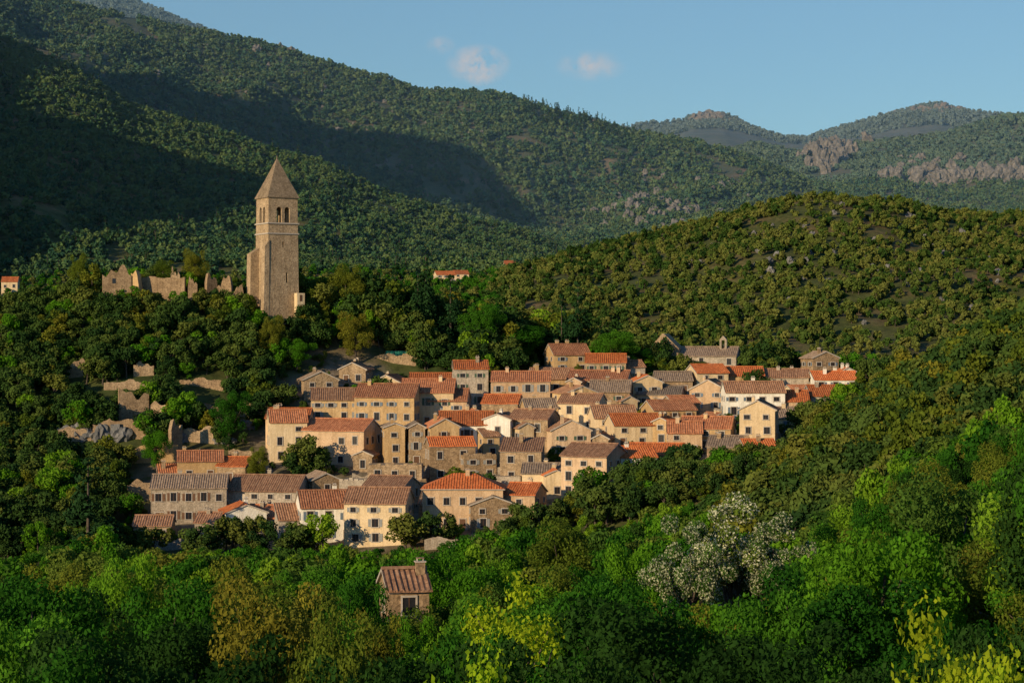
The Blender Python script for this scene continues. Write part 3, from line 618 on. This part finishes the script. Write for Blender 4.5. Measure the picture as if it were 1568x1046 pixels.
x,y,u,s,g=x[k],y[k],u[k],s[k],g[k]
idx=rng.integers(0,4,len(x)); r_=rng.random(len(x)); idx[r_<.10]=4; idx[(r_>.10)&(r_<.17)]=6
pr=sorted(oak+olv+grn,key=lambda o:o.name); order={o.name:i for i,o in enumerate(pr)}
names=[o.name for o in oak+olv+grn]; idx=np.array([order[names[i]] for i in idx])
scatter('hill_forest',np.stack([x,y,g-.2],1),s3(s),pr,idx)
# foreground valley
x,y,u=samp(1900,70,325)
keep=housefree(x,y,1.5)&((y>175)|(rng.random(len(x))<.55)); x,y,u=x[keep],y[keep],u[keep]
lim=np.interp(u,[-150,0,60,150,230,450,600,640,700,850,1000,1100,1160,1200,1320,1450,1568,1800],[800,850,830,800,832,825,825,835,815,795,765,745,735,690,612,515,450,300])
lim=lim+rng.uniform(0,1,len(u))**1.3*75+np.where(y<180,(180-y)*.5,0)+np.where((u>960)&(u<1270)&(y<145),90,0)+np.where((u>540)&(u<690)&(y<165),40,0)
g=H(x,y); hmax=ZC+(CV-lim)/F*y-g; hh=np.minimum(rng.uniform(6,12,len(u)),hmax); keep=hh>2.2
x,y,u,g,hh=x[keep],y[keep],u[keep],g[keep],hh[keep]
s=hh/9.; sx_=np.clip(s,.4,1.1)*rng.uniform(.75,1.1,len(s))
hill=(u>1150)&(y>215); nr_=(y<175)
pr=sorted(fmid,key=lambda o:o.name); kk=~hill&~nr_
scatter('valley_trees',np.stack([x,y,g-.2],1)[kk],np.stack([sx_,sx_,s],1)[kk],pr)
pr=sorted([Hd,Hg,Hb,Ho,Hf,Hg2],key=lambda o:o.name); kk=~hill&nr_
scatter('foreground_trees',np.stack([x,y,g-.2],1)[kk],np.stack([sx_,sx_,s],1)[kk]*np.array([.9,.9,1]),pr)
x,y,u=samp(1600,210,335,1080,1720); keep=(housefree(x,y,1.5))&(u>1130+rng.normal(0,25,len(u))); x,y,u=x[keep],y[keep],u[keep]
lim=np.interp(u,[1080,1160,1200,1250,1320,1370,1450,1568,1800],[748,715,692,660,620,568,508,442,300])+rng.uniform(0,24,len(u)); g=H(x,y)
hh=np.minimum(rng.uniform(4.5,9,len(u)),ZC+(CV-lim)/F*y-g); k=hh>1.5; s=hh[k]/5.5
pr=sorted(oak+olv,key=lambda o:o.name); idx=rng.integers(0,4,k.sum()); idx[rng.random(len(idx))<.14]=4
scatter('hillside_oaks',np.stack([x[k],y[k],g[k]-.2],1),s3(np.clip(s*1.05,.5,1.6)),pr,idx)
# mid hills
x,y,u=samp(16500,475,1000); d=fbm(x/35,y/35,2)*.5+.5*fbm(x/8,y/8,4); keep=(d>-.11)&housefree(x,y,2)&((u>640)|(rng.random(len(u))<.55)); x,y,u,d=x[keep],y[keep],u[keep],d[keep]
s=rng.uniform(.35,1.1,len(x))*(1+.5*np.clip(d,0,.4)); s[(u<800)]*=1.15
pr=sorted(scr+scb,key=lambda o:o.name); idx=rng.integers(0,4,len(x)); vf=(u<760)&(y>640)&(rng.random(len(x))<.6); idx[vf]=4+rng.integers(0,2,vf.sum())
scatter('scrub_hill',np.stack([x,y,H(x,y)-.2],1),s3(s),pr,idx)
x,y,u=samp(24000,1000,1680,-150,1300); d=fbm(x/60,y/60,2)*.7+.5*fbm(x/12,y/12,4); keep=(d>-.16); x,y,u=x[keep],y[keep],u[keep]
idx=rng.integers(0,4,len(x)); idx[rng.random(len(x))<.05]=5
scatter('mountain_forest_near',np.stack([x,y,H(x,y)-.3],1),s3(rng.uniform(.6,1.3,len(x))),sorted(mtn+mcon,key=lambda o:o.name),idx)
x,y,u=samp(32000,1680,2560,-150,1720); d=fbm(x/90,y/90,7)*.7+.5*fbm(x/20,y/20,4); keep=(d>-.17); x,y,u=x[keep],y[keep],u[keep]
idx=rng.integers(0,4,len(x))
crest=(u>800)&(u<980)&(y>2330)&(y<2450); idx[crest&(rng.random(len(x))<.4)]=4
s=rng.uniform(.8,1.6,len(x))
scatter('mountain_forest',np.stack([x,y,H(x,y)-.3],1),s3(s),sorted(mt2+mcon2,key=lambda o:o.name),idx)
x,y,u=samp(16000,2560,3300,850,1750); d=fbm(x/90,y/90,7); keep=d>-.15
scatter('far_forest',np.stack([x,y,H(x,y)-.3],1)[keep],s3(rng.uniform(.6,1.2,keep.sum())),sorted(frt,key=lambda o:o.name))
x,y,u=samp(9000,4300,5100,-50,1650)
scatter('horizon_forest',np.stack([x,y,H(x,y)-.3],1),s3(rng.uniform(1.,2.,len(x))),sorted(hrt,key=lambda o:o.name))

# ------------------------------------------------------------------ rocks
def rockmesh(i):
    bm=bmesh.new(); bmesh.ops.create_icosphere(bm,subdivisions=3,radius=1)
    sd=Vector((i*3.1,i*7.7,1.3))
    for v in bm.verts:
        p=v.co.copy(); c=mn.cell(p*2.1+sd)*.25; n_=mn.fractal(p*1.4+sd,1,2,4)
        v.co=p*(1+.45*n_+c); v.co.z*=1.1
    me=bpy.data.meshes.new(f'rock_{i}'); bm.to_mesh(me); bm.free(); me.materials.append(ROCK); return bpy.data.objects.new(f'rock_{i}',me)
m,nt,out=newmat('rock'); tc=nd(nt,'ShaderNodeNewGeometry'); ROCK=m
diffuse(nt,out,ramp(nt,noise(nt,tc.outputs['Position'],.25,5,.7),[(.3,(.06,.065,.06)),(.55,(.16,.155,.145)),(.75,(.26,.25,.23))]),.95)
rocks=[rockmesh(i) for i in range(4)]
def rockzone(name,cu,cv,su,sv,n,y0,y1,s0,s1,zs=1.):
    pts=[];sc=[]
    for i in range(n):
        u_=rng.normal(cu,su); v_=rng.normal(cv,sv)
        ys=np.arange(y0,y1,8.); d=H(P(u_,ys),ys)-(ZC+(CV-v_)/F*ys); k=np.where(d>=0)[0]
        yy=ys[k[0]] if len(k) else ys[np.argmax(d)]
        xx=P(u_,yy); q=rng.uniform(s0,s1); pts.append((xx,yy,float(H(xx,yy)[0])+.25*q*zs)); sc.append((q,q,q*rng.uniform(.8,1.3)*zs))
    scatter(name,np.array(pts),np.array(sc),rocks,tilt=.25)
rockzone('rocky_outcrop',1268,240,20,11,70,2560,3040,4,10,1.7)
rockzone('rocky_outcrop',1480,290,50,12,90,2560,3040,4,10,1.3)
rockzone('rocky_outcrop',1400,262,40,10,20,2560,3040,4,8)
rockzone('rocky_outcrop',1085,188,18,4,22,4700,5050,8,17)
rockzone('rocky_outcrop',1420,172,30,4,16,4700,5050,6,12)
rockzone('rocky_outcrop',985,325,40,14,60,1690,2400,2,5,1.2)
rockzone('rocky_outcrop',1060,300,60,20,26,1690,2400,2,4.5,1.2)
rockzone('rocky_outcrop',420,78,12,6,7,2100,2450,3,6)
rockzone('rocky_outcrop',420,150,170,50,70,1650,2450,1.2,3.2)
rockzone('rocky_outcrop',620,210,120,40,40,1700,2400,1.2,3.)
rockzone('rocky_outcrop',150,670,35,18,36,322,440,.6,1.8)
rockzone('rocky_outcrop',330,690,40,25,26,322,440,.5,1.3)
rockzone('rocky_outcrop',120,490,30,20,12,322,445,.7,1.6)
rockzone('rocky_outcrop',1210,420,160,40,20,600,905,.8,1.6)
rockzone('rocky_outcrop',1300,380,170,45,60,600,905,.6,1.5)

# ------------------------------------------------------------------ individually placed trees
def put(proto,name,u,vt,y,wpx,rot=None):
    o=bpy.data.objects.new(name,proto.data); scene.collection.objects.link(o)
    x=P(u,y); g=float(H(x,y)[0]); h=ZC+(CV-vt)/F*y-g; w=wpx/F*y
    o.location=(x,y,g-.1); sxy=w/(2.15*proto['R']); o.scale=(sxy,sxy,max(.2,h/proto['Ht'])); o.rotation_euler=(0,0,random.uniform(0,6.28))
    return o
TREES=[(Hg,'broadleaf_tree',40,850,72,330),(Hb,'broadleaf_tree',175,805,120,150),(Hg2,'broadleaf_tree',-30,900,55,330),(Hg,'broadleaf_tree',250,855,85,250),(Ho,'broadleaf_tree',360,840,130,170),
(Ho,'chestnut_tree',430,868,62,260),(Ho,'chestnut_tree',520,905,50,220),(Hd,'broadleaf_tree',150,925,38,380),(Hd,'broadleaf_tree',330,950,34,380),(Hg,'broadleaf_tree',560,850,110,130),
(Hb,'broadleaf_tree',690,812,165,150),(Hb,'broadleaf_tree',740,860,90,190),(Ho,'broadleaf_tree',870,782,200,180),(Hg,'broadleaf_tree',880,850,88,260),(Hd,'broadleaf_tree',1000,885,44,440),
(Hw,'flowering_acacia',1125,745,140,210),(Hw,'flowering_acacia',1055,778,136,150),(Hw,'flowering_acacia',1185,775,138,150),(Hb,'broadleaf_tree',985,800,150,140),(Hg,'broadleaf_tree',1230,872,72,260),(Hb,'broadleaf_tree',1320,800,130,200),(Hg2,'broadleaf_tree',1400,795,110,230),
(Hb,'broadleaf_tree',1530,755,95,280),(Hg,'broadleaf_tree',1420,905,50,260),(Hd,'broadleaf_tree',1560,890,38,300),(Hd,'broadleaf_tree',640,950,36,330),(Hg,'broadleaf_tree',780,925,48,260),
(Hd,'broadleaf_tree',1180,930,38,380),(Hd,'broadleaf_tree',1340,965,33,330),(Hg2,'broadleaf_tree',60,960,32,380),(Hd,'broadleaf_tree',860,960,33,360),(Hd,'broadleaf_tree',500,985,30,300),
(Hl,'maple_sapling',1470,848,24,300),(Hl,'maple_sapling',690,930,25,280),(Hl,'maple_sapling',790,845,60,230),(Hl,'maple_sapling',1530,935,22,220),
(Cy,'cypress_tree',652,388,441,36),(Cy,'cypress_tree',518,442,438,26),(Cy,'cypress_tree',640,415,440,30),(Co,'conifer_tree',605,405,442,75),(Co,'conifer_tree',690,420,441,75),(Co,'conifer_tree',885,430,446,70),
(Co,'conifer_tree',135,700,316,130),(Co,'conifer_tree',570,420,440,60),(Hg,'broadleaf_tree',350,590,385,75),(Hg,'broadleaf_tree',735,455,436,80),(Ho,'broadleaf_tree',530,400,440,80),(Ho,'broadleaf_tree',395,680,366,40),
(Hg,'broadleaf_tree',940,500,432,90),(Hg,'broadleaf_tree',790,490,440,120),(Hb,'broadleaf_tree',455,510,420,60),(Ho,'broadleaf_tree',120,385,444,40),(Ho,'broadleaf_tree',300,378,444,50),(Ho,'broadleaf_tree',250,395,444,60),
(Hb,'broadleaf_tree',622,902,100,110),(Ho,'broadleaf_tree',585,925,90,120),(Co,'conifer_tree',860,450,446,50),(Hb,'broadleaf_tree',240,650,372,50),(Ho,'broadleaf_tree',545,475,428,70),(Ho,'broadleaf_tree',415,480,420,50)]
for t in TREES: put(*t)

# ------------------------------------------------------------------ valley haze (real air volume)
hz=MB(); hz.box(-4500,4500,900,7500,-150,1600); ho=hz.obj('haze',[])
hm,nt,out=newmat('haze_air'); vs=nt.nodes.new('ShaderNodeVolumeScatter'); vs.inputs['Color'].default_value=(.36,.66,1,1); vs.inputs['Density'].default_value=8e-5
nt.links.new(vs.outputs[0],out.inputs['Volume']); ho.data.materials.append(hm)

# ------------------------------------------------------------------ light, sky, camera
sun=bpy.data.lights.new('sun','SUN'); sun.energy=5.0; sun.angle=math.radians(.5); sun.color=(1,.78,.50)
so=bpy.data.objects.new('sun',sun); scene.collection.objects.link(so)
sd=Vector((SUN_H.x*math.cos(SUN_EL),SUN_H.y*math.cos(SUN_EL),math.sin(SUN_EL))); so.rotation_euler=sd.to_track_quat('Z','Y').to_euler()
w=bpy.data.worlds.new('World'); scene.world=w; w.use_nodes=True; nt=w.node_tree; bg=nt.nodes['Background']
sk=nt.nodes.new('ShaderNodeTexSky'); sk.sky_type='NISHITA'; sk.sun_disc=False; sk.sun_elevation=SUN_EL; sk.sun_rotation=math.atan2(SUN_H.x,SUN_H.y)%(2*math.pi)
sk.air_density=1.0; sk.dust_density=.3; sk.ozone_density=3.5
tc=nt.nodes.new('ShaderNodeTexCoord'); sp=nt.nodes.new('ShaderNodeSeparateXYZ'); nt.links.new(tc.outputs['Generated'],sp.inputs[0])
yy=math_(nt,'MAXIMUM',sp.outputs[1],.01); a=math_(nt,'DIVIDE',sp.outputs[0],yy); b=math_(nt,'DIVIDE',sp.outputs[2],yy)
cmask=None
for (cu,cv,wu,wv,st) in ((732,100,52,34,1.),(905,102,56,26,.6),(675,70,24,16,.4)):
    ex=math_(nt,'DIVIDE',math_(nt,'SUBTRACT',a,(cu-CU)/F),wu/F); ey=math_(nt,'DIVIDE',math_(nt,'SUBTRACT',b,(CV-cv)/F),wv/F)
    r=math_(nt,'SQRT',math_(nt,'ADD',math_(nt,'MULTIPLY',ex,ex),math_(nt,'MULTIPLY',ey,ey)))
    k=math_(nt,'MULTIPLY',math_(nt,'MAXIMUM',math_(nt,'SUBTRACT',1.,r),0.),st); cmask=k if cmask is None else math_(nt,'MAXIMUM',cmask,k)
nz=noise(nt,tc.outputs['Generated'],110,6,.65)
cf=math_(nt,'MINIMUM',math_(nt,'MULTIPLY',math_(nt,'MULTIPLY',cmask,math_(nt,'MAXIMUM',math_(nt,'SUBTRACT',nz,.36),0.)),5.),.6)
skc=mix(nt,sk.outputs[0],(.68,.95,1.15),1.0,'MULTIPLY')
col=mix(nt,skc,(5.8,5.2,5.4),cf)
nt.links.new(col,bg.inputs[0]); bg.inputs[1].default_value=.11
cam=bpy.data.cameras.new('camera'); co=bpy.data.objects.new('camera',cam); scene.collection.objects.link(co)
co.location=(0,0,ZC); co.rotation_euler=(math.radians(90),0,0); cam.sensor_width=36; cam.lens=36*F/1568; cam.clip_start=.5; cam.clip_end=20000
scene.camera=co
scene.view_settings.view_transform='Standard'; scene.view_settings.look='None'; scene.view_settings.exposure=0
print('done',time.time()-T0,len(bpy.data.objects))
